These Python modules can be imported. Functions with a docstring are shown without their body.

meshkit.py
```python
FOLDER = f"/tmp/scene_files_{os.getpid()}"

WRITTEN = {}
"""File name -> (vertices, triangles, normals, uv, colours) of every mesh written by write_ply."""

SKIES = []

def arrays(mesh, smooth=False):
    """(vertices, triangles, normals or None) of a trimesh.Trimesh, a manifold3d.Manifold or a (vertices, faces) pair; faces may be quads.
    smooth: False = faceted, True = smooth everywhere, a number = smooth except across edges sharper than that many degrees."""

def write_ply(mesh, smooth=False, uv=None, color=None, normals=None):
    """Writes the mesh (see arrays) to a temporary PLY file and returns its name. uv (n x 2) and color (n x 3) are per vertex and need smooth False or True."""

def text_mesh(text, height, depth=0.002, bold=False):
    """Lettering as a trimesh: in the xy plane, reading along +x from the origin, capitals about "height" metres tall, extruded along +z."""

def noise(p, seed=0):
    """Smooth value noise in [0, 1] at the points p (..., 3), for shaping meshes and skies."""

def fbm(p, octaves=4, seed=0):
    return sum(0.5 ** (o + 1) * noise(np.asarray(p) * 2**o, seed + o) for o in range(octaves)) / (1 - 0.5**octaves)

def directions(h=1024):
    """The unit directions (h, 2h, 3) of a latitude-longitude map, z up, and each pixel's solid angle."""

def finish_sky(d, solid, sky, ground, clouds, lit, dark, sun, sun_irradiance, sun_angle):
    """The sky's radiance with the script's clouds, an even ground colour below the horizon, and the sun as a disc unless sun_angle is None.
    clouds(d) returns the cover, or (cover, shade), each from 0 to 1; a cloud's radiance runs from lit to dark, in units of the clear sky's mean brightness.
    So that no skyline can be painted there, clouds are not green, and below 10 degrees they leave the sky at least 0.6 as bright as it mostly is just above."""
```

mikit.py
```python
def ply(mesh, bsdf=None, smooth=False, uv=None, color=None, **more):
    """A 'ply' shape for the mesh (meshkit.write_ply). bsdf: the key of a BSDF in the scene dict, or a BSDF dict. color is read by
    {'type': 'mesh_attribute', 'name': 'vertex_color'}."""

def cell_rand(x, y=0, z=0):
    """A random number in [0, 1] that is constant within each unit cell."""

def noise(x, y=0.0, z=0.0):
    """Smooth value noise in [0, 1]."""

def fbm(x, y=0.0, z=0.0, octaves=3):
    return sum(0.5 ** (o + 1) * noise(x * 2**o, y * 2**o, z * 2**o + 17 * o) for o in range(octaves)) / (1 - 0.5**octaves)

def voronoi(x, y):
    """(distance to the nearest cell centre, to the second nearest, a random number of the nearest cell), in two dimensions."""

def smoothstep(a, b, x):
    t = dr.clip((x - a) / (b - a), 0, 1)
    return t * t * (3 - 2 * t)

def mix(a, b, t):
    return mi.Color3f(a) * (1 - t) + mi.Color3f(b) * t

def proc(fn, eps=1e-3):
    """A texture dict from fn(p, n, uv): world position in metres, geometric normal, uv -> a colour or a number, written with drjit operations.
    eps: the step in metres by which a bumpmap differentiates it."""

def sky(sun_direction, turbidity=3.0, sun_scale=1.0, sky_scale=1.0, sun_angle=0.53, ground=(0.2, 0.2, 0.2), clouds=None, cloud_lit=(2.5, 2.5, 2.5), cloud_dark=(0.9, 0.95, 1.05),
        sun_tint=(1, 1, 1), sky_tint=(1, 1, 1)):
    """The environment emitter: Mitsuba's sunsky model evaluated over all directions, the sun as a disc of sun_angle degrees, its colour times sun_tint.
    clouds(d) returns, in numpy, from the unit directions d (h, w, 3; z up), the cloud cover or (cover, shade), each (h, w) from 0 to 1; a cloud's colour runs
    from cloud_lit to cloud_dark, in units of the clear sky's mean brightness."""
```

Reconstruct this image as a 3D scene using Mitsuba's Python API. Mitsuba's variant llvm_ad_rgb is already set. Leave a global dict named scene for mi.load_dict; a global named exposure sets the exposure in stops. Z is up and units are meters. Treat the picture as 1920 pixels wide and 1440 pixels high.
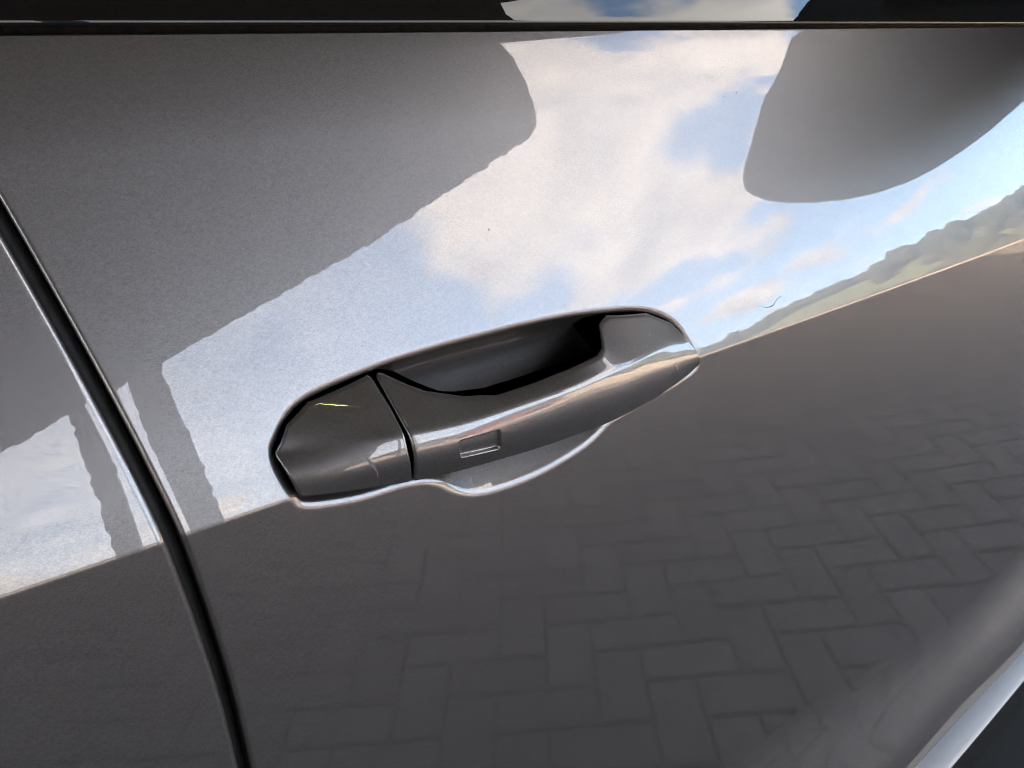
import math, random
import numpy as np, trimesh, shapely, drjit as dr, mitsuba as mi
import mikit, meshkit
from scipy.interpolate import PchipInterpolator, RegularGridInterpolator
from scipy.ndimage import gaussian_filter
from scipy.spatial import cKDTree, Delaunay
from shapely.geometry import Polygon

T4 = mi.ScalarTransform4f
scene, labels = {}, {}

# ------------------------------------------------------------------ camera
CAM = np.array([0.0, -0.30, 1.18])
YAW, PITCH = math.radians(35.7), math.radians(25.2)
FWD = np.array([math.sin(YAW) * math.cos(PITCH), math.cos(YAW) * math.cos(PITCH), -math.sin(PITCH)])
scene['camera'] = dict(type='perspective', fov=2 * math.degrees(math.atan(960 / 1443)), fov_axis='x', near_clip=0.01, far_clip=5000,
                       to_world=T4().look_at(origin=CAM.tolist(), target=(CAM + FWD).tolist(), up=[0, 0, 1]))
exposure = 5.2

# ------------------------------------------------------------------ sky
def clouds(d):
    az = np.degrees(np.arctan2(d[..., 0], -d[..., 1]))
    el = np.degrees(np.arcsin(np.clip(d[..., 2], -1, 1)))
    w = d / np.maximum(d[..., 2:3] + 0.25, 0.05)
    warp = meshkit.fbm(w * 1.3 + 5, 3, seed=3)[..., None] - 0.5
    a = meshkit.fbm(w * [5.0, 5.0, 0.0] + warp * 1.5, 5, seed=11)
    b = meshkit.fbm(w * [13.0, 13.0, 0.0] + warp * 3 + 9, 4, seed=29)
    def blob(a0, e0, ra, re, rot=0):
        c, s = math.cos(math.radians(rot)), math.sin(math.radians(rot))
        u, v = (az - a0) * np.cos(np.radians(e0)), el - e0
        return np.exp(-((u * c + v * s) / ra) ** 2 - ((-u * s + v * c) / re) ** 2)
    base = 0.10 * a + 0.0
    env = (0.70 * blob(52, 33, 15, 11) + 0.45 * blob(40, 26, 11, 4.5, 15) + 0.55 * blob(47, 19.5, 6, 3.4, 20) + 0.55 * blob(56, 42, 18, 9) + 0.5 * blob(70, 33, 12, 4) + 0.35 * blob(56, 19, 4, 3)
           + 0.72 * blob(53, 9.5, 8, 1.6, 14) + 0.3 * blob(49, 14, 4, 1.2, 10) + 0.45 * blob(10, 8.8, 6, 2.2) + 0.42 * blob(-1, 8.5, 7, 2.0, 10) - 0.05 * blob(62, 24, 4, 3.5) - 0.15 * blob(44, 23, 4, 1.5, 15))
    wide = 0.35 * np.clip((meshkit.fbm(w * 0.9 + 3, 3, seed=5) - 0.52) * 5, 0, 1)
    away = 1 - np.exp(-(((az - 40) / 60) ** 4)) * (el < 60)
    c = env + wide * away + (a - 0.5) * 1.7 + (b - 0.5) * 0.7
    cover = np.clip((c - 0.12) / 0.50, 0, 1)
    cover = cover * cover * (3 - 2 * cover)
    veil = 0.52 * np.exp(-((az + 2) / 30) ** 2) + 0.15
    cover = np.clip(np.maximum(cover, veil), 0, 1)
    shade = np.clip((meshkit.fbm(w * 7.5 + 31, 4, seed=7) - 0.40) * 3.0, 0, 1) * 0.9
    return cover, shade

scene['sky'] = mikit.sky((-0.67, -0.31, 0.68), turbidity=3, ground=(0.18, 0.17, 0.16), sky_tint=(1.0, 1.02, 0.95), clouds=clouds, cloud_lit=(1.78, 1.68, 1.56), cloud_dark=(1.05, 1.07, 1.12))
labels['sky'] = {'kind': 'structure'}

# ------------------------------------------------------------------ materials
def rgb(*c):
    return {'type': 'rgb', 'value': list(c)}

def flake(p, n, uv):
    g = mikit.cell_rand(p.x * 1700, p.y * 1700, p.z * 1700)
    g2 = mikit.noise(p.x * 700, p.y * 700, p.z * 700)
    k = 0.80 + 0.24 * g + 0.16 * g2
    return mi.Color3f(0.52, 0.482, 0.472) * k

def flake_dim(p, n, uv):
    g = mikit.cell_rand(p.x * 1500, p.y * 1500, p.z * 1500)
    return mi.Color3f(0.0345, 0.0312, 0.0302) * (0.6 + 0.8 * g)

def peel(p, n, uv):
    return mikit.noise(p.x * 330, p.y * 330, p.z * 330) * 0.75 + mikit.noise(p.x * 800 + 7, p.y * 800, p.z * 800) * 0.07

coat = {'type': 'plastic', 'int_ior': 2.15, 'diffuse_reflectance': mikit.proc(flake_dim)}
metal = {'type': 'roughconductor', 'material': 'none', 'distribution': 'ggx', 'alpha': 0.16, 'specular_reflectance': mikit.proc(flake)}
scene['paint'] = {'type': 'twosided', 'bsdf': {'type': 'bumpmap', 'bump': mikit.proc(peel, eps=4e-4), 'scale': 6.5e-6,
                  'nested': {'type': 'blendbsdf', 'weight': 0.28, 'a': coat, 'b': metal}}}
def P(name, color, **k):
    scene[name] = {'type': 'twosided', 'bsdf': {'type': 'principled', 'base_color': rgb(*color) if isinstance(color, tuple) else color, **k}}
scene['gloss_black'] = {'type': 'twosided', 'bsdf': {'type': 'bumpmap', 'bump': mikit.proc(peel, eps=4e-4), 'scale': 1.2e-6,
                        'nested': {'type': 'plastic', 'int_ior': 1.55, 'diffuse_reflectance': rgb(.004, .004, .004)}}}
P('rubber', mikit.proc(lambda p, n, uv: mi.Color3f(0.018) * (0.6 + 0.9 * mikit.noise(p.x * 300, p.y * 300, p.z * 60))), roughness=0.6, specular=0.4)
P('dark_plastic', (0.012, 0.012, 0.013), roughness=0.55, specular=0.35)
P('step_plastic', (0.008, 0.008, 0.008), roughness=0.75, specular=0.1)
P('mirror_shell', (0.038, 0.036, 0.035), roughness=0.42, specular=0.5)
P('shell', (0.02, 0.02, 0.02), roughness=0.8)
P('satin_silver', (0.20, 0.195, 0.19), roughness=0.42, metallic=1.0)
P('dark_glass', (0.01, 0.012, 0.012), roughness=0.02, specular=0.6)
P('mirror_glass', (0.8, 0.8, 0.82), roughness=0.02, metallic=1.0)
P('ceiling', mikit.proc(lambda p, n, uv: mi.Color3f(0.06, 0.058, 0.056) * (0.9 + 0.2 * mikit.fbm(p.x * 2, p.y * 2, p.z * 2))), roughness=0.7)
P('steel_post', (0.30, 0.31, 0.33), roughness=0.5)
P('brown_wall', mikit.proc(lambda p, n, uv: mikit.mix((.07, .05, .045), (.10, .075, .068), mikit.fbm(p.x * 3, p.y * 3, p.z * 3))), roughness=0.8)
P('fascia', (0.45, 0.45, 0.45), roughness=0.5)
def paver_col(lo, hi):
    return mikit.proc(lambda p, n, uv: mikit.mix(lo, hi, mikit.fbm(p.x * 9, p.y * 9, p.z * 9)) * (0.8 + 0.35 * mikit.cell_rand(p.x * 420, p.y * 420, p.z * 420)))
P('paver_a', paver_col((.050, .0485, .048), (.094, .090, .087)), roughness=0.85)
P('paver_b', paver_col((.040, .039, .040), (.075, .072, .0705)), roughness=0.85)
P('paver_c', paver_col((.060, .056, .054), (.115, .107, .10)), roughness=0.85)
P('joint_sand', (0.012, 0.0118, 0.0115), roughness=1.0)
P('far_ground', mikit.proc(lambda p, n, uv: mikit.mix((.17, .142, .115), (.215, .185, .152), mikit.fbm(p.x * .6, p.y * .6, 0.))), roughness=0.95)
P('grass', mikit.proc(lambda p, n, uv: mikit.mix((.034, .046, .019), (.066, .078, .038), mikit.fbm(p.x * .08, p.y * .08, p.z * .08))), roughness=1.0)
P('leaf_a', mikit.proc(lambda p, n, uv: mikit.mix((.016, .020, .011), (.036, .040, .022), mikit.fbm(p.x * .5, p.y * .5, p.z * .5))), roughness=1.0)
P('red_paint', (0.55, 0.02, 0.03), roughness=0.3, clearcoat=1.0)
P('white_paint', (0.75, 0.75, 0.73), roughness=0.3, clearcoat=1.0)
P('tyre', (0.02, 0.02, 0.02), roughness=0.8)

def add(key, mesh, bsdf, smooth=False, label=None, category=None, group=None, kind=None, **more):
    scene[key] = mikit.ply(mesh, bsdf, smooth, **more)
    e = {k: v for k, v in dict(label=label, category=category, group=group, kind=kind).items() if v}
    if e:
        labels[key] = e

def add_normals(key, v, f, n, bsdf, label=None):
    scene[key] = {'type': 'ply', 'filename': meshkit.write_ply((v, f), False, normals=n), 'face_normals': False, 'bsdf': {'type': 'ref', 'id': bsdf}}
    if label:
        labels[key] = {'label': label}

def grid_faces(m, n, flip=False):
    i = np.arange(m * n).reshape(m, n)
    a, b, c, d = i[:-1, :-1].ravel(), i[1:, :-1].ravel(), i[1:, 1:].ravel(), i[:-1, 1:].ravel()
    f = np.vstack([np.c_[a, b, c], np.c_[a, c, d]])
    return f[:, ::-1] if flip else f

def grid_normals(X, Y, Z):
    P3 = np.stack([X, Y, Z], -1)
    du, dv = np.gradient(P3, axis=0), np.gradient(P3, axis=1)
    n = np.cross(du, dv)
    n /= np.linalg.norm(n, axis=-1, keepdims=True) + 1e-20
    return n

# ------------------------------------------------------------------ the car's side: one continuous body section
ZC, ZTOP = 0.982, 1.1748                 # character line, top edge of the door skin
RX = 20.0                                # plan curvature of the body side
_z = np.linspace(0.25, 1.30, 21001)
_t = np.interp(_z, [0.25, 0.50, 0.56, 0.70, ZC - .0012, ZC + .0012, 1.031, 1.081, 1.130, 1.155, 1.168, ZTOP, 1.30],
               [0.5, 0.5, 0.2, 0.4, 2.4, 20.4, 25.1, 25.4, 24.8, 29.2, 31.8, 35, 35])
_y = np.concatenate([[0], np.cumsum(np.tan(np.radians(_t))[:-1] * np.diff(_z))])
_y -= np.interp(ZC, _z, _y)

def smooth01(x):
    x = np.clip(x, 0, 1)
    return x * x * (3 - 2 * x)

def flare(x, z):
    """The lower body swells outwards towards the front wheel."""
    amp = 0.045 + 0.040 * smooth01((x - 0.35) / 0.9)
    zz = 0.540 - 0.105 * smooth01((x - 0.42) / 0.66)
    return amp * smooth01((zz - z) / 0.23) - 0.010 * np.clip((0.36 - z) / 0.06, 0, 2.5) ** 2

def body_y(x, z):
    return np.interp(z, _z, _y) + x * x / (2 * RX) - flare(x, z)

gap_x = PchipInterpolator([0.30, 0.70, 0.8361, 0.8824, 0.9233, 0.9609, 0.9821, 1.0131, 1.0451, 1.0766, 1.1118, 1.1748, 1.25],
                          [0.0480, 0.0480, 0.0474, 0.0468, 0.0446, 0.0415, 0.0392, 0.0341, 0.0278, 0.0208, 0.0125, -0.0035, -0.024])
HALF, REDGE = 0.0029, 0.0028

# recess of the handle: outline on the door skin (x, z)
BEZEL = [(0.0836, 1.0042), (0.0891, 1.0112), (0.0977, 1.0203), (0.1078, 1.0247), (0.1213, 1.0269), (0.1388, 1.0289), (0.1570, 1.0305), (0.1856, 1.0313), (0.2238, 1.0312), (0.2372, 1.0311), (0.2702, 1.0299), (0.3057, 1.0263), (0.3280, 1.0226), (0.3427, 1.0170), (0.3544, 1.0097), (0.3626, 0.9993), (0.3711, 0.9776),
         (0.3698, 0.9726), (0.3486, 0.9669), (0.2892, 0.9582), (0.2843, 0.9535), (0.2683, 0.9466), (0.2318, 0.9404), (0.1946, 0.9422), (0.1775, 0.9499), (0.1633, 0.9630), (0.1463, 0.9665), (0.1239, 0.9670), (0.1007, 0.9718), (0.0925, 0.9753), (0.0881, 0.9833)]

def rounded(poly, r, res=24):
    p = Polygon(poly)
    return p.buffer(r, res).buffer(-2 * r, res).buffer(r, res)

def chaikin(pts, it):
    p = np.array(pts, float)
    for _ in range(it):
        q = np.roll(p, -1, 0)
        p = np.stack([p * .75 + q * .25, p * .25 + q * .75], 1).reshape(-1, 2)
    return p

def smooth_outline(pts, r, step, soft=0):
    ring = np.array(rounded(chaikin(pts, soft), r).exterior.coords)
    s = np.r_[0, np.cumsum(np.linalg.norm(np.diff(ring, axis=0), axis=1))]
    n = int(s[-1] / step)
    q = np.linspace(0, s[-1], n, endpoint=False)
    return np.c_[np.interp(q, s, ring[:, 0]), np.interp(q, s, ring[:, 1])]

def signed(outline, x, z):
    """Distance inside (+) or outside (-) of a dense closed outline."""
    d, _ = cKDTree(outline).query(np.c_[x.ravel(), z.ravel()])
    ins = shapely.contains_xy(Polygon(outline), x.ravel(), z.ravel())
    return np.where(ins, d, -d).reshape(x.shape)

bezel = smooth_outline(BEZEL, 0.006, 0.0002, 3)

def recess(x, z):
    d = np.full(x.shape, -1.0)
    m = (x > 0.06) & (x < 0.40) & (z > 0.925) & (z < 1.045)
    if m.any():
        d[m] = signed(bezel, x[m], z[m])
    r = 0.0042
    lip = np.clip(d, 0, r) ** 2 / 0.011
    low = smooth01((0.974 - z) / 0.014)                     # the finger scoop under the grip
    k = 2.2 * (1 - low) + 1.0 * low
    deep = 0.026 * (1 - low) + 0.045 * low
    e = np.clip(d - r, 0, None) * k
    return np.where(d > 0, lip + deep * (1 - np.exp(-e / deep)), 0), d

def skin(xs_of_z, zs, us, offs, key, flip, cup=None, bottom=None):
    """A door skin: rows zs, columns us (distance from its edge line, with an inward offset per column)."""
    Z = np.repeat(zs[:, None], len(us), 1)
    X = xs_of_z(zs)[:, None] + us[None, :]
    Y = body_y(X, Z) + offs[None, :]
    dep, d = recess(X, Z)
    Y = Y + dep
    # hem along the bottom: rolls inward
    n = grid_normals(X, Y, Z)
    n *= np.sign(-n[..., 1:2].mean())
    n = np.where((n[..., 1:2].mean() > 0), -n, n)
    f = grid_faces(len(zs), len(us), flip)
    v = np.stack([X, Y, Z], -1).reshape(-1, 3)
    n = n.reshape(-1, 3)
    if cup:
        inside = (d.ravel()[f] > 0.0044).all(1)
        add_normals(key, v, f[~inside], n, 'paint')
        add_normals(key + '__' + cup, v, f[inside], n, 'paint', label='deep finger recess behind the pull handle')
    else:
        add_normals(key, v, f, n, 'paint')

edge_u = np.r_[np.zeros(5), REDGE * (1 - np.cos(np.linspace(0, math.pi / 2, 9)))]
edge_o = np.r_[np.linspace(0.020, REDGE * 1.3, 5), REDGE * (1 - np.sin(np.linspace(0, math.pi / 2, 9)))]
zbot = 0.262
rows = np.unique(np.round(np.r_[np.linspace(zbot, 0.55, 100), np.linspace(0.55, 0.92, 70), np.linspace(0.92, 1.04, 172), np.linspace(1.04, ZTOP, 70), np.linspace(ZC - .003, ZC + .003, 25)], 6))
cols = np.unique(np.round(np.r_[np.linspace(REDGE, 0.03, 14), np.linspace(0.03, 0.36, 472), np.linspace(0.36, 1.225, 170)], 6))[1:]
front_u = np.r_[edge_u, cols]
front_o = np.r_[edge_o, np.zeros(len(cols))]
skin(lambda z: gap_x(z) + HALF, rows, front_u, front_o, 'car__door', True, cup='handle_cup')
rcols = np.unique(np.round(np.r_[np.linspace(REDGE, 0.05, 30), np.linspace(0.05, 1.0, 110)], 6))[1:]
skin(lambda z: gap_x(z) - HALF, rows, -np.r_[edge_u, rcols], np.r_[edge_o, np.zeros(len(rcols))], 'car__door_001', False)
labels['car__door'] = {'label': 'front door with the recessed pull handle'}
labels['car__door_001'] = {'label': 'rear door left of the black shut line'}

def strip(key, prof, x0, x1, bsdf, n=160, follow=None, smooth=35, label=None):
    """A closed profile [(dy, z)] carried along the body side; dy is measured from the plan curve, or from follow(x)."""
    xs = np.linspace(x0, x1, n)
    prof = np.array(prof)
    base = xs * xs / (2 * RX) if follow is None else follow(xs)
    m = len(prof)
    X = np.repeat(xs[:, None], m, 1)
    Y = base[:, None] + prof[None, :, 0]
    Z = np.repeat(prof[None, :, 1], n, 0)
    v = np.stack([X, Y, Z], -1).reshape(-1, 3)
    i = np.arange(n * m).reshape(n, m)
    a, b = i, np.roll(i, -1, 1)
    f = np.vstack([np.c_[a[:-1].ravel(), b[:-1].ravel(), b[1:].ravel()], np.c_[a[:-1].ravel(), b[1:].ravel(), a[1:].ravel()]])
    cap = np.array([[0, k, k + 1] for k in range(1, m - 1)])
    f = np.vstack([f, cap, cap[:, ::-1] + (n - 1) * m])
    add(key, trimesh.Trimesh(v, f, process=False), bsdf, smooth)
    if label:
        labels[key] = {'label': label}

yt = float(np.interp(ZTOP, _z, _y))      # the skin's top edge
# door top return flange, black channel, gloss moulding, glass
strip('car__door__top_flange', [(yt, ZTOP), (yt + .003, ZTOP + .0006), (yt + .020, ZTOP - .002), (yt + .020, ZTOP - .004), (yt + .003, ZTOP - .002)], 0.0, 1.27, 'paint')
strip('car__door_001__top_flange', [(yt, ZTOP), (yt + .003, ZTOP + .0006), (yt + .020, ZTOP - .002), (yt + .020, ZTOP - .004), (yt + .003, ZTOP - .002)], -1.0, -0.0075, 'paint')
def belt(x0, x1, key):
    z0 = 1.1782
    p = [(yt + .020, z0 + .001), (yt + .004, z0 + .0004)]
    for k in range(7):                                      # rounded lower lip
        a = math.radians(-80 + 110 * k / 6)
        p.append((yt + .0005 - .0016 * math.cos(a), z0 + .0018 + .0018 * math.sin(a)))
    y, z = p[-1]
    for k in range(1, 13):
        t = math.radians(29.5 + 4.0 * k / 12)
        y += .0035 * math.sin(t); z += .0035 * math.cos(t)
        p.append((y, z))
    p.append((y + .012, z - .001))
    p.append((yt + .045, z0 + .015))
    strip(key, p, x0, x1, 'gloss_black', smooth=25, label='gloss black moulding along the window line')
belt(0.001, 1.30, 'car__belt_moulding')
belt(-1.05, -0.007, 'car__belt_moulding_001')
strip('car__window_channel', [(yt + .024, 1.10), (yt + .030, 1.10), (yt + .045, 1.21), (yt + .040, 1.21)], -1.05, 1.30, 'rubber')
strip('car__window', [(yt + .032, 1.19), (yt + .036, 1.19), (yt + .236, 1.62), (yt + .232, 1.62)], -1.05, 1.15, 'dark_glass')
strip('car__roof', [(yt + .225, 1.62), (yt + .25, 1.67), (yt + .40, 1.73), (yt + 1.5, 1.74), (yt + 1.5, 1.70), (yt + .26, 1.63)], -1.3, 1.0, 'paint')
# behind the shut line
zs = np.linspace(0.35, 1.19, 60)
pts = np.c_[gap_x(zs) - 0.0015, body_y(gap_x(zs), zs) + 0.0165, zs]
def tube(path, r, m=10):
    d = np.gradient(path, axis=0); d /= np.linalg.norm(d, axis=1, keepdims=True)
    a = np.cross(d, [0, 1, 0]); a /= np.linalg.norm(a, axis=1, keepdims=True)
    b = np.cross(d, a)
    th = np.linspace(0, 2 * np.pi, m, endpoint=False)
    v = (path[:, None] + r * (np.cos(th)[None, :, None] * a[:, None] + np.sin(th)[None, :, None] * b[:, None])).reshape(-1, 3)
    i = np.arange(len(path) * m).reshape(-1, m); j = np.roll(i, -1, 1)
    f = np.vstack([np.c_[i[:-1].ravel(), j[:-1].ravel(), j[1:].ravel()], np.c_[i[:-1].ravel(), j[1:].ravel(), i[1:].ravel()]])
    f = np.vstack([f, [[0, k + 1, k] for k in range(1, m - 1)], [[i[-1][0], i[-1][k], i[-1][k + 1]] for k in range(1, m - 1)]])
    return trimesh.Trimesh(v, f, process=False)
add('car__door_seal', tube(pts, 0.0042), 'rubber', True)
labels['car__door_seal'] = {'label': 'black rubber seal in the shut line between the doors'}
zz = np.linspace(0.36, 1.20, 40)
Xg = np.array([-1.0, -0.6, -0.2, 0.0, 0.1, 0.3, 0.6, 0.9, 1.28])
XX, ZZ = np.meshgrid(Xg, zz, indexing='ij')
YY = body_y(XX, ZZ) + 0.046
add('car__body_shell', trimesh.Trimesh(np.stack([XX, YY, ZZ], -1).reshape(-1, 3), grid_faces(len(Xg), len(zz)), process=False), 'shell', True)
# bottom of the doors and the sill
def low(x):
    return body_y(x, np.full_like(x, zbot))
strip('car__door__hem', [(0, zbot), (.001, zbot - .003), (.006, zbot - .008), (.03, zbot - .012), (.03, zbot + .01), (.012, zbot + .012)], 0.051, 1.27, 'paint', follow=low)
strip('car__door_001__hem', [(0, zbot), (.001, zbot - .003), (.006, zbot - .008), (.03, zbot - .012), (.03, zbot + .01), (.012, zbot + .012)], -0.95, 0.045, 'paint', follow=low)
strip('car__sill', [(.0, .285), (-.04, .262), (-.070, .240), (-.085, .19), (-.115, .175), (-.13, .16), (-.12, .12), (.3, .12), (.3, .28)], -1.0, 1.28, 'step_plastic')
strip('car__sill_trim', [(-.042, .2625), (-.048, .2635), (-.074, .2565), (-.0785, .2535), (-.0785, .248), (-.042, .254)], -1.0, 1.28, 'satin_silver', label='satin silver trim strip on the black sill step')

# ------------------------------------------------------------------ pull handle and lock cover
HANDLE = [(0.1450, 1.0252, -0.0168), (0.1497, 1.0237, -0.0149), (0.1569, 1.0192, -0.0080), (0.1648, 1.0152, -0.0013), (0.1821, 1.0101, 0.0055), (0.1995, 1.0072, 0.0084), (0.2232, 1.0074, 0.0087), (0.2493, 1.0083, 0.0079),
          (0.2717, 1.0097, 0.0064), (0.2786, 1.0119, 0.0035), (0.2831, 1.0164, -0.0046), (0.2871, 1.0197, -0.0121), (0.2980, 1.0216, -0.0169), (0.3311, 1.0164, -0.0163), (0.3495, 1.0072, -0.0126), (0.3598, 0.9932, -0.0068),
          (0.3686, 0.9771, -0.0025), (0.3543, 0.9740, 0.0008), (0.3205, 0.9695, 0.0062), (0.2758, 0.9685, 0.0119), (0.2188, 0.9714, 0.0151), (0.1778, 0.9746, 0.0155), (0.1474, 0.9771, 0.0139)]
CAP = [(0.0883, 1.0039, -0.0074), (0.0966, 1.0144, -0.0125), (0.1091, 1.0204, -0.0163), (0.1426, 1.0249, -0.0177), (0.1443, 1.0128, 0.0022), (0.1441, 0.9964, 0.0132), (0.1466, 0.9774, 0.0138), (0.0939, 0.9843, 0.0047)]
RIDGE = [(0.0881, 1.0048, -0.0062), (0.1154, 1.0049, 0.0042), (0.1444, 1.0044, 0.0131), (0.1834, 1.0029, 0.0178), (0.2337, 1.0034, 0.0181), (0.2911, 1.0023, 0.0104), (0.3387, 1.0000, -0.0005), (0.3700, 0.9900, -0.0045)]
TOPS = [(0.080, 1.000, -0.008), (0.0881, 1.0070, -0.0065), (0.1095, 1.0220, -0.0155), (0.1450, 1.0252, -0.0168), (0.1569, 1.0192, -0.0080), (0.1648, 1.0152, -0.0013), (0.1821, 1.0101, 0.0055), (0.1995, 1.0078, 0.0084), (0.2232, 1.0078, 0.0087),
        (0.2493, 1.0083, 0.0079), (0.2717, 1.0097, 0.0056), (0.2786, 1.0119, 0.0025), (0.2831, 1.0164, -0.0046), (0.2871, 1.0197, -0.0121), (0.2980, 1.0216, -0.0169), (0.3311, 1.0164, -0.0163), (0.3495, 1.0072, -0.0126), (0.3598, 0.9990, -0.0088), (0.375, 0.993, -0.008)]
BOTS = [(0.080, 0.9950, -0.002), (0.0931, 0.9852, 0.0045), (0.1463, 0.9775, 0.0129), (0.1778, 0.9746, 0.0155), (0.2188, 0.9714, 0.0151), (0.2758, 0.9685, 0.0119), (0.3205, 0.9695, 0.0062), (0.3543, 0.9740, 0.0008), (0.3686, 0.9765, -0.0025), (0.375, 0.978, -0.003)]

def curve(pts, c):
    a = np.array(pts)
    return PchipInterpolator(a[:, 0], a[:, c], extrapolate=True)

gx = np.arange(0.080, 0.376, 0.0004)
gz = np.arange(0.955, 1.036, 0.0004)
zr, wr, zt, wt, zb, wb = curve(RIDGE, 1)(gx), curve(RIDGE, 2)(gx), curve(TOPS, 1)(gx), curve(TOPS, 2)(gx), curve(BOTS, 1)(gx), curve(BOTS, 2)(gx)
ku = (wt - wr) / np.maximum(zt - zr, 0.003)
ku = gaussian_filter(ku, 12)
kl = (wb - wr) / np.maximum(zr - zb, 0.003)
bulge = 0.0036
Zg = gz[None, :] - zr[:, None]
Wg = np.where(Zg > 0, wr[:, None] + Zg * ku[:, None], wr[:, None] - Zg * kl[:, None])
s_ = np.clip(-Zg / np.maximum(zr - zb, .003)[:, None], 0, 1)
Wg = Wg + bulge * np.sin(np.pi * s_) * (1.25 - .5 * s_) * (Zg < 0)             # the lower face is slightly crowned
su = np.clip(Zg / np.maximum(zt - zr, .003)[:, None], 0, 1); ux = np.clip((gx - .088) / .056, 0, 1)[:, None]
Wg = Wg + .0016 * np.sin(np.pi * su) * np.sin(np.pi * ux)  # the lock cover's upper facet is slightly crowned
Wg = gaussian_filter(Wg, [3, 2.4])
front_w = RegularGridInterpolator((gx, gz), Wg, bounds_error=False, fill_value=None)

SENS = [(0.1693, 0.9956), (0.1939, 0.9947), (0.1948, 0.9824), (0.1708, 0.9855)]
sens = smooth_outline(SENS, 0.0016, 0.0001)

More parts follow.
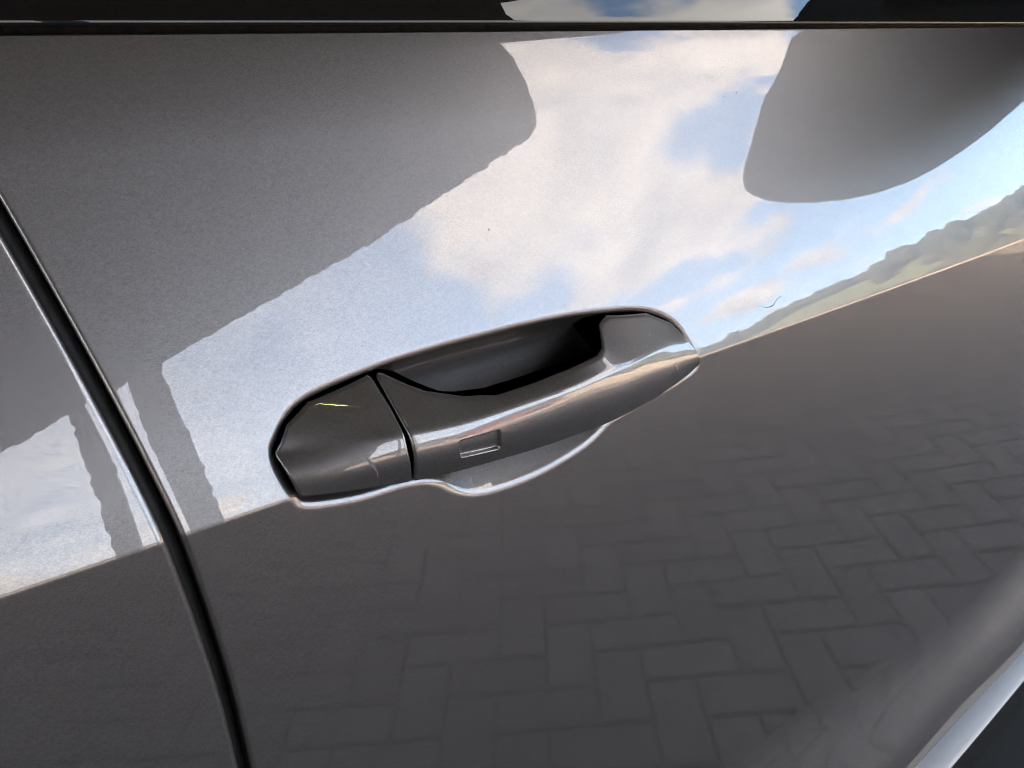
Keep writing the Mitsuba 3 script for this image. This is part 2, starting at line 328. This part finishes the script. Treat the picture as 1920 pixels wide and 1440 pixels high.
def grip_part(key, outline, back, r, label, dent=False, bsdf='paint'):
    ring0 = smooth_outline(outline, 0.0022, 0.0005)
    poly = Polygon(ring0)
    fr = [0, .06, .2, .42, .7, 1.0]
    pts = [ring0]
    for q in fr[1:]:
        g = poly.buffer(-r * q, 8)
        g = max(getattr(g, 'geoms', [g]), key=lambda a: a.area)
        e = g.exterior; n = int(e.length / 0.0005)
        pts.append(np.array([e.interpolate(k / n, normalized=True).coords[0] for k in range(n)]))
    x0, z0, x1, z1 = poly.bounds
    h = 0.00055
    G = np.stack(np.meshgrid(np.arange(x0, x1, h), np.arange(z0, z1, h), indexing='ij'), -1).reshape(-1, 2)
    G = G + (np.random.default_rng(3).random(G.shape) - .5) * h * .2
    inner = poly.buffer(-r * 1.12)
    pts.append(G[shapely.contains_xy(inner, G[:, 0], G[:, 1])])
    if dent:
        e = Polygon(sens)
        for q in np.linspace(-.0006, .0012, 8):
            g = e.buffer(-q).exterior; n = int(g.length / .0004)
            pts.append(np.array([g.interpolate(k / n, normalized=True).coords[0] for k in range(n)]))
    V2 = np.vstack(pts)
    tri = Delaunay(V2).simplices
    c = V2[tri].mean(1)
    tri = tri[shapely.contains_xy(poly, c[:, 0], c[:, 1])]
    d1, d2 = V2[tri[:, 1]] - V2[tri[:, 0]], V2[tri[:, 2]] - V2[tri[:, 0]]
    cr = d1[:, 0] * d2[:, 1] - d1[:, 1] * d2[:, 0]
    tri = tri[np.abs(cr) > 1e-13]; cr = cr[np.abs(cr) > 1e-13]
    tri[cr < 0] = tri[cr < 0][:, ::-1]
    def height(p):
        w = front_w(p)
        d = np.clip(signed(ring_d, p[:, 0], p[:, 1]), 0, None)
        q = np.clip(1 - d / r, 0, 1)
        w = w - r * (1 - np.sqrt(np.clip(1 - q * q, 0, 1)))
        if dent:
            ds = signed(sens, p[:, 0], p[:, 1])
            w = w - 0.0024 * smooth01((ds + .0003) / .0017)
        return w
    ring_d = smooth_outline(outline, 0.0022, 0.0001)
    W = height(V2)
    e = 1e-4                                                 # normals from the height field
    wx = (height(V2 + [e, 0]) - height(V2 - [e, 0])) / (2 * e)
    wz = (height(V2 + [0, e]) - height(V2 - [0, e])) / (2 * e)
    n = np.c_[-wx, -np.ones(len(V2)), -wz]
    edge = np.arange(len(ring0))
    tg = np.roll(ring0, -1, 0) - np.roll(ring0, 1, 0)
    sgn = 1 if Polygon(ring0).exterior.is_ccw else -1
    out = np.c_[tg[:, 1], -tg[:, 0]] * sgn
    out /= np.linalg.norm(out, axis=1, keepdims=True)
    n[:, 1] = -1
    n[:, 0] = -wx; n[:, 2] = -wz
    n = np.c_[-wx * 1.0, -np.ones(len(V2)), -wz * 1.0]
    n[edge] = np.c_[out[:, 0], np.full(len(out), -.12), out[:, 1]]
    n /= np.linalg.norm(n, axis=1, keepdims=True)
    # surface w(x, z) outward = -y : normal = (-dw/dx, -1, -dw/dz)
    V = np.c_[V2[:, 0], -W, V2[:, 1]]
    # side wall and back
    m = len(ring0)
    top = V[:m]
    bw = back(ring0[:, 0])
    bot = np.c_[ring0[:, 0], -np.minimum(bw, W[:m] - .002), ring0[:, 1]]
    on = np.c_[out[:, 0], np.zeros(m), out[:, 1]]
    i = np.arange(m); j = (i + 1) % m
    side_v = np.vstack([top, bot]); side_n = np.vstack([on, on])
    sf = np.vstack([np.c_[i, j, j + m], np.c_[i, j + m, i + m]])
    if sgn < 0: sf = sf[:, ::-1]
    o1 = len(V)
    o2 = o1 + 2 * m
    f = np.vstack([tri, sf + o1])
    # back face
    bk = Delaunay(ring0).simplices
    cc = ring0[bk].mean(1)
    bk = bk[shapely.contains_xy(poly, cc[:, 0], cc[:, 1])]
    allv = np.vstack([V, side_v, bot]); alln = np.vstack([n, side_n, np.tile([0, 1.0, 0], (m, 1))])
    f = np.vstack([f, bk[:, ::-1] + o2])
    add_normals(key, allv, f, alln, bsdf, label)

def back_w(x):
    mid = smooth01((x - 0.155) / 0.02) * smooth01((0.287 - x) / 0.014)
    return -0.040 + mid * 0.037
xs_h = [(x, z) for x, z, w in HANDLE]
xs_c = [(x, z) for x, z, w in CAP]
grip_part('car__door__pull_handle', xs_h, back_w, 0.0017, 'curved painted pull handle with a small rounded dent', dent=True)
grip_part('car__door__lock_cover', xs_c, lambda x: np.full_like(x, -0.040), 0.0012, 'faceted lock cover at the rear end of the handle')

# small scratches, a smear and specks on the paint, each a thin film lying on the surface
P('scuff', (0.30, 0.30, 0.305), roughness=0.6)
P('smear', (0.16, 0.16, 0.165), roughness=0.5)
P('speck', (0.02, 0.02, 0.02), roughness=0.9)
def film(key, lines, surf, bsdf):
    vs, fs = [], []
    for pts, w in lines:
        p = np.array(pts, float); t = np.linspace(0, len(p) - 1, len(p) * 6)
        p = np.c_[PchipInterpolator(range(len(p)), p[:, 0])(t), PchipInterpolator(range(len(p)), p[:, 1])(t)]
        d = np.gradient(p, axis=0); d /= np.linalg.norm(d, axis=1, keepdims=True)
        ww = w * np.sin(np.linspace(.12, math.pi - .12, len(p)))[:, None] * (.7 + .6 * np.random.default_rng(len(p)).random((len(p), 1)))
        a, b = p + np.c_[-d[:, 1], d[:, 0]] * ww / 2, p - np.c_[-d[:, 1], d[:, 0]] * ww / 2
        o = sum(map(len, vs)); n = len(p)
        vs += [np.vstack([a, b])]
        k = np.arange(n - 1) + o
        fs.append(np.vstack([np.c_[k, k + 1, k + 1 + n], np.c_[k, k + 1 + n, k + n]]))
    v = np.vstack(vs)
    add(key, trimesh.Trimesh(np.c_[v[:, 0], surf(v[:, 0], v[:, 1]) - .00012, v[:, 1]], np.vstack(fs), process=False), bsdf)
hs = lambda x, z: -front_w(np.c_[x, z])
film('car__door__lock_cover_smear', [([(.1245, .9985), (.1258, .9955), (.1272, .9930), (.1278, .9905)], .0016), ([(.1275, .9925), (.1284, .9900), (.1288, .9860)], .0005)], hs, 'smear')
for k, ln in enumerate((([(.3345, .9895), (.3375, .9865), (.3392, .9835)], .0005), ([(.3390, .9890), (.3412, .9862)], .0003), ([(.3215, 1.0085), (.3222, 1.0078)], .0007))):
    film('car__door__pull_handle_scratch' + ('' if k == 0 else '_%03d' % k), [ln], hs, 'scuff')
film('car__door__scratch', [([(.437, 1.0015), (.444, .9985), (.450, .9985), (.456, 1.0015), (.464, 1.003)], .0005)], body_y, 'speck')
for k, (x, z) in enumerate(((.231, 1.0775), (.462, 1.135), (.448, 1.133))):
    film('car__door__speck' + ('' if k == 0 else '_%03d' % k), [([(x, z), (x + .0009, z + .0006)], .0009)], body_y, 'speck')

# ------------------------------------------------------------------ side mirror (ahead of the frame, seen in the door)
def rounded_hull(pts, r):
    import manifold3d as m3
    s = m3.Manifold.sphere(r, 24)
    return m3.Manifold.batch_hull([s.translate(list(map(float, p))) for p in pts])
out_m = [(-0.06, 1.545), (-0.17, 1.488), (-0.29, 1.422), (-0.385, 1.385), (-0.375, 1.35), (-0.31, 1.285), (-0.235, 1.233), (-0.155, 1.195), (-0.07, 1.180), (0.01, 1.177), (0.08, 1.18), (0.10, 1.35), (0.04, 1.50)]
out_m = chaikin(out_m, 2).tolist()
pts_m = [(1.175, y, z) for y, z in out_m] + [(1.30, y * .8 - .03, 1.34 + (z - 1.34) * .75) for y, z in out_m]
add('car__side_mirror', rounded_hull(pts_m, 0.016), 'mirror_shell', 40)
labels['car__side_mirror'] = {'label': 'folded dark grey door mirror ahead of the front door'}
add('car__side_mirror__mirror_arm', rounded_hull([(1.14, -.02, 1.235), (1.25, -.02, 1.235), (1.14, .02, 1.40), (1.25, .02, 1.40), (1.06, .135, 1.205), (1.26, .145, 1.205), (1.10, .20, 1.34), (1.26, .20, 1.34)], 0.018), 'dark_plastic', 40)

# ------------------------------------------------------------------ wheels and the rest of the car's side, outside the frame
def fender(key, x0, x1):
    xs, zs = np.linspace(x0, x1, 60), np.linspace(0.345, ZTOP, 90)
    XX, ZZ = np.meshgrid(xs, zs, indexing='ij')
    f = grid_faces(len(xs), len(zs))
    v = np.stack([XX, body_y(np.minimum(XX, 1.5), ZZ) + np.where(XX > 1.5, (XX - 1.5) * .08, 0), ZZ], -1).reshape(-1, 3)
    keep = ((v[f][:, :, 0].mean(1) - (x0 + x1) / 2 - .08) ** 2 + (v[f][:, :, 2].mean(1) - .40) ** 2) > .46 ** 2
    add(key, trimesh.Trimesh(v, f[keep], process=False), 'paint', True)
fender('car__fender', 1.29, 2.35)
def wheel(key, x):
    w = trimesh.creation.cylinder(0.39, 0.26, sections=40); w.apply_transform(trimesh.transformations.rotation_matrix(math.pi / 2, [1, 0, 0]))
    w.apply_translation([x, 0.12, 0.392]); add(key, w, 'tyre', 40)
    r = trimesh.creation.cylinder(0.25, 0.05, sections=32); r.apply_transform(trimesh.transformations.rotation_matrix(math.pi / 2, [1, 0, 0]))
    r.apply_translation([x, -0.02, 0.392]); add(key + '__rim', r, 'satin_silver', 40)
wheel('car__wheel', 1.90); wheel('car__wheel_001', -1.6)
labels['car'] = {'label': 'dark grey metallic car with a recessed door handle, seen close up from its side', 'category': 'car'}

# ------------------------------------------------------------------ pavement: herringbone pavers, turned 36 degrees to the car
PA = math.radians(35.7)
ca, sa = math.cos(PA), math.sin(PA)
PW = 0.105
def paver_mesh():
    a, b, h, c = PW * 2 - .0065, PW - .0065, 0.06, 0.005
    v = []
    for (ex, ey, z) in ((a / 2, b / 2, -h), (a / 2, b / 2, -c), (a / 2 - c, b / 2 - c, 0)):
        v += [(-ex, -ey, z), (ex, -ey, z), (ex, ey, z), (-ex, ey, z)]
    f = []
    for L in (0, 4):
        for k in range(4):
            m = (k + 1) % 4
            f += [(L + k, L + m, L + 4 + m), (L + k, L + 4 + m, L + 4 + k)]
    f += [(8, 9, 10), (8, 10, 11)]
    return trimesh.Trimesh(np.array(v), np.array(f), process=False)
pm = paver_mesh()
rng = random.Random(7)
cells = []
for i in range(-60, 90):
    for j in range(-60, 60):
        c = (i - j) % 4
        if c == 0: p, rot = ((i + 1) * PW, (j + .5) * PW), 0
        elif c == 3: p, rot = ((i + .5) * PW, (j + 1) * PW), 90
        else: continue
        x, y = p[0] * ca - p[1] * sa + 0.30, p[0] * sa + p[1] * ca - 0.9
        if -4.5 < x < 6.5 and -5.5 < y < 1.5 :
            cells.append((math.hypot((x - 1.0) * .7, y + .75), x, y, rot))
cells.sort()
shared = [mikit.ply(pm, b) for b in ('paver_a', 'paver_b', 'paver_c')]
rest = []
for k, (_, x, y, rot) in enumerate(cells):
    dz, ti = rng.uniform(-.0015, .0015), [rng.gauss(0, .25), rng.gauss(0, .25)]
    M = T4().translate([x, y, dz]).rotate([0, 0, 1], math.degrees(PA) + rot + rng.gauss(0, .3)).rotate([1, 0, 0], ti[0]).rotate([0, 1, 0], ti[1])
    if k < 300:
        scene['pavement__paver' + ('' if k == 0 else '_%03d' % k)] = {**shared[rng.choice([0, 0, 1, 2])], 'to_world': M}
    else:
        m = pm.copy(); m.apply_transform(np.array(M.matrix)); rest.append(m)
add('pavement__outer_pavers', trimesh.util.concatenate(rest), 'paver_a')
labels['pavement__outer_pavers'] = {'kind': 'stuff'}
def sheet(x0, x1, y0, y1, z):
    return trimesh.Trimesh([(x0, y0, z), (x1, y0, z), (x1, y1, z), (x0, y1, z)], [(0, 1, 2), (0, 2, 3)], process=False)
def turned(u0, u1, v0, v1, z):
    """A flat sheet whose sides follow the paving's own directions."""
    c = [(u0, v0), (u1, v0), (u1, v1), (u0, v1)]
    return trimesh.Trimesh([(u * ca - v * sa, u * sa + v * ca, z) for u, v in c], [(0, 1, 2), (0, 2, 3)], process=False)
add('pavement', sheet(-4.6, 6.6, -5.6, 6.0, -0.010), 'joint_sand', kind='structure')
add('ground', sheet(-900, 900, -900, 900, -0.030), 'far_ground', kind='structure')

# ------------------------------------------------------------------ canopy over the car: slab, edge beam, twin posts
corner = np.array([2.80, -2.31]); e1 = np.array([math.cos(math.radians(37.6)), math.sin(math.radians(37.6))]); e2 = np.array([-math.sin(math.radians(32.5)), math.cos(math.radians(32.5))])
HC = 3.2
poly = Polygon([corner, (1.92, -0.92), (2.6, -0.66), (7.5, -0.60), (7.5, 7), corner + e2 * 9 - e1 * 16, corner - e1 * 16]).buffer(-.12).buffer(.12, 12)
slab = trimesh.creation.extrude_polygon(poly, 0.28, engine='earcut'); slab.apply_translation([0, 0, HC])
add('canopy__roof', slab, 'ceiling')
for k, (az, dist, wd) in enumerate(((3.6, 4.32, .135), (8.9, 4.05, .20))):
    x, y = .03 + math.sin(math.radians(az)) * dist, .02 - math.cos(math.radians(az)) * dist
    b = trimesh.creation.box([wd, wd, HC - .002]); b.apply_transform(trimesh.transformations.rotation_matrix(math.radians(8), [0, 0, 1])); b.apply_translation([x, y, HC / 2 - .001])
    add('canopy__post' + ('' if k == 0 else '_001'), b, 'steel_post')
for key, (t0, t1, off, z1) in {'building__wall': (3.3, 15.5, 1.0, HC - .003), 'building__plinth': (3.28, 15.5, .97, .35)}.items():
    th = .25 if key.endswith('wall') else .05
    b = trimesh.creation.box([t1 - t0, th, z1]); b.apply_transform(trimesh.transformations.rotation_matrix(math.radians(37.6), [0, 0, 1]))
    c2 = corner - e1 * (t0 + t1) / 2 + e2 * off + np.array([-e1[1], e1[0]]) * (th / 2)
    b.apply_translation([c2[0], c2[1], z1 / 2]); add(key, b, 'brown_wall' if key.endswith('wall') else 'fascia')
labels['building'] = {'label': 'brown building wall standing under the left end of the canopy', 'category': 'building'}
labels['canopy'] = {'label': 'flat canopy on steel posts standing over the car, mirrored in the door', 'category': 'canopy'}

# lamp under the canopy, seen as a short streak in the lock cover
tb = trimesh.creation.capsule(0.20, 0.006, count=[12, 12])
M = trimesh.geometry.align_vectors([0, 0, 1], [.26, -.034, 0])
tb.apply_transform(M); tb.apply_translation([.45, -.463, HC - .04])
add('ceiling_lamp', trimesh.creation.box([.24, .05, .02], transform=trimesh.transformations.translation_matrix([.549, -.476, HC - .012]) @ trimesh.transformations.rotation_matrix(math.radians(-7.4), [0, 0, 1])), 'fascia')
add('ceiling_lamp__tube', tb, 'fascia', True, emitter={'type': 'area', 'radiance': rgb(.40, .44, .13)})
labels['ceiling_lamp'] = {'label': 'short yellowish tube lamp under the canopy, a bright streak in the lock cover', 'category': 'lamp'}

# ------------------------------------------------------------------ parked cars across the yard, small in the handle's reflection
def parked(key, px, py, yaw, paint, label):
    side = [(-2.05, .35), (-2.1, .62), (-1.95, .86), (-1.25, .95), (-.62, 1.40), (.55, 1.42), (1.2, .98), (1.95, .82), (2.12, .55), (2.05, .3), (1.72, .3), (1.62, .55), (1.3, .68), (.98, .55), (.9, .28), (-.9, .28), (-1.0, .55), (-1.3, .68), (-1.62, .55), (-1.7, .33)]
    M = trimesh.transformations.translation_matrix([px, py, -.03]) @ trimesh.transformations.rotation_matrix(yaw, [0, 0, 1])
    up = trimesh.transformations.rotation_matrix(math.pi / 2, [1, 0, 0])
    def put(k, pl, w, b):
        m = trimesh.creation.extrude_polygon(pl, w, engine='earcut'); m.apply_translation([0, 0, -w / 2]); m.apply_transform(M @ up); add(k, m, b)
    put(key + '__body', Polygon(side).buffer(.05).buffer(-.05), 1.7, paint)
    put(key + '__window', Polygon([(-1.1, .97), (-.58, 1.33), (-.05, 1.34), (-.05, .97)]), 1.72, 'dark_glass')
    put(key + '__window_001', Polygon([(.03, .97), (.03, 1.34), (.5, 1.34), (1.02, .98)]), 1.72, 'dark_glass')
    for n, (wx, wy) in enumerate(((-1.3, -.76), (1.3, -.76), (-1.3, .76), (1.3, .76))):
        w = trimesh.creation.cylinder(.31, .2, sections=24); w.apply_transform(up); w.apply_translation([wx, wy, .315]); w.apply_transform(M)
        add(key + '__wheel' + ('' if n == 0 else '_%03d' % n), w, 'tyre', 40)
    labels[key] = {'label': label, 'category': 'car'}
parked('parked_car', 5.3, -10.2, .55, 'red_paint', 'small red car parked across the yard, a red spot in the handle')
parked('parked_car_001', 1.7, -13.5, .25, 'white_paint', 'small white car parked across the yard, left of the red one')

# ------------------------------------------------------------------ hills
R0 = 260.0
az = np.radians(np.linspace(-120, 150, 271))
def ridge(a):
    d = np.degrees(a)
    h = 4.2 + 2.6 * smooth01((d - 28) / 35) - 1.2 * smooth01((d - 84) / 25) + .5 * np.sin(d * .21) + .25 * np.sin(d * .7)
    return np.tan(np.radians(h)) * R0
rr = np.linspace(0, 1, 24)
A, Rr = np.meshgrid(az, rr, indexing='ij')
rad = 50 + 270 * Rr
prof = smooth01((Rr - .1) / .66) * (1 - .35 * smooth01((Rr - .72) / .28))
hx, hy = np.sin(A) * rad, -np.cos(A) * rad
hz = ridge(A) * .86 * prof * (1 + .05 * np.sin(hx * .05) * np.cos(hy * .06)) - .2
add('hill', trimesh.Trimesh(np.stack([hx, hy, hz], -1).reshape(-1, 3), grid_faces(*A.shape), process=False), 'grass', True, kind='structure')
g = np.random.default_rng(5)
crown = trimesh.creation.icosphere(subdivisions=1)
variants = []
for k in range(5):
    c = crown.copy()
    c.vertices *= (0.62 + .75 * meshkit.fbm(c.vertices * 2.1 + 10 * k, 3, seed=k))[:, None]
    c.vertices *= [1, 1, 1.1]
    variants.append(c)
hz_i = RegularGridInterpolator((az, rr), hz)
woods = []
for k in range(7000):
    a = g.uniform(math.radians(-110), math.radians(140)); r = g.uniform(.12, .8) if k < 3500 else g.uniform(.6, .76)
    dens = meshkit.fbm(np.array([[math.sin(a) * (50 + 270 * r) * .03, -math.cos(a) * (50 + 270 * r) * .03, 0]]), 2, seed=2)[0]
    if dens < .40 and r < .62: continue
    s = g.uniform(1.2, 2.9) * (1.35 if g.random() < .12 else 1)
    v = variants[g.integers(5)].copy(); v.vertices *= s
    v.apply_translation([math.sin(a) * (50 + 270 * r), -math.cos(a) * (50 + 270 * r), hz_i((a, r)) + s * .75])
    woods.append(v)
add('woods', trimesh.util.concatenate(woods), 'leaf_a', True, label='distant wood of green trees covering the hill', category='trees', kind='stuff')
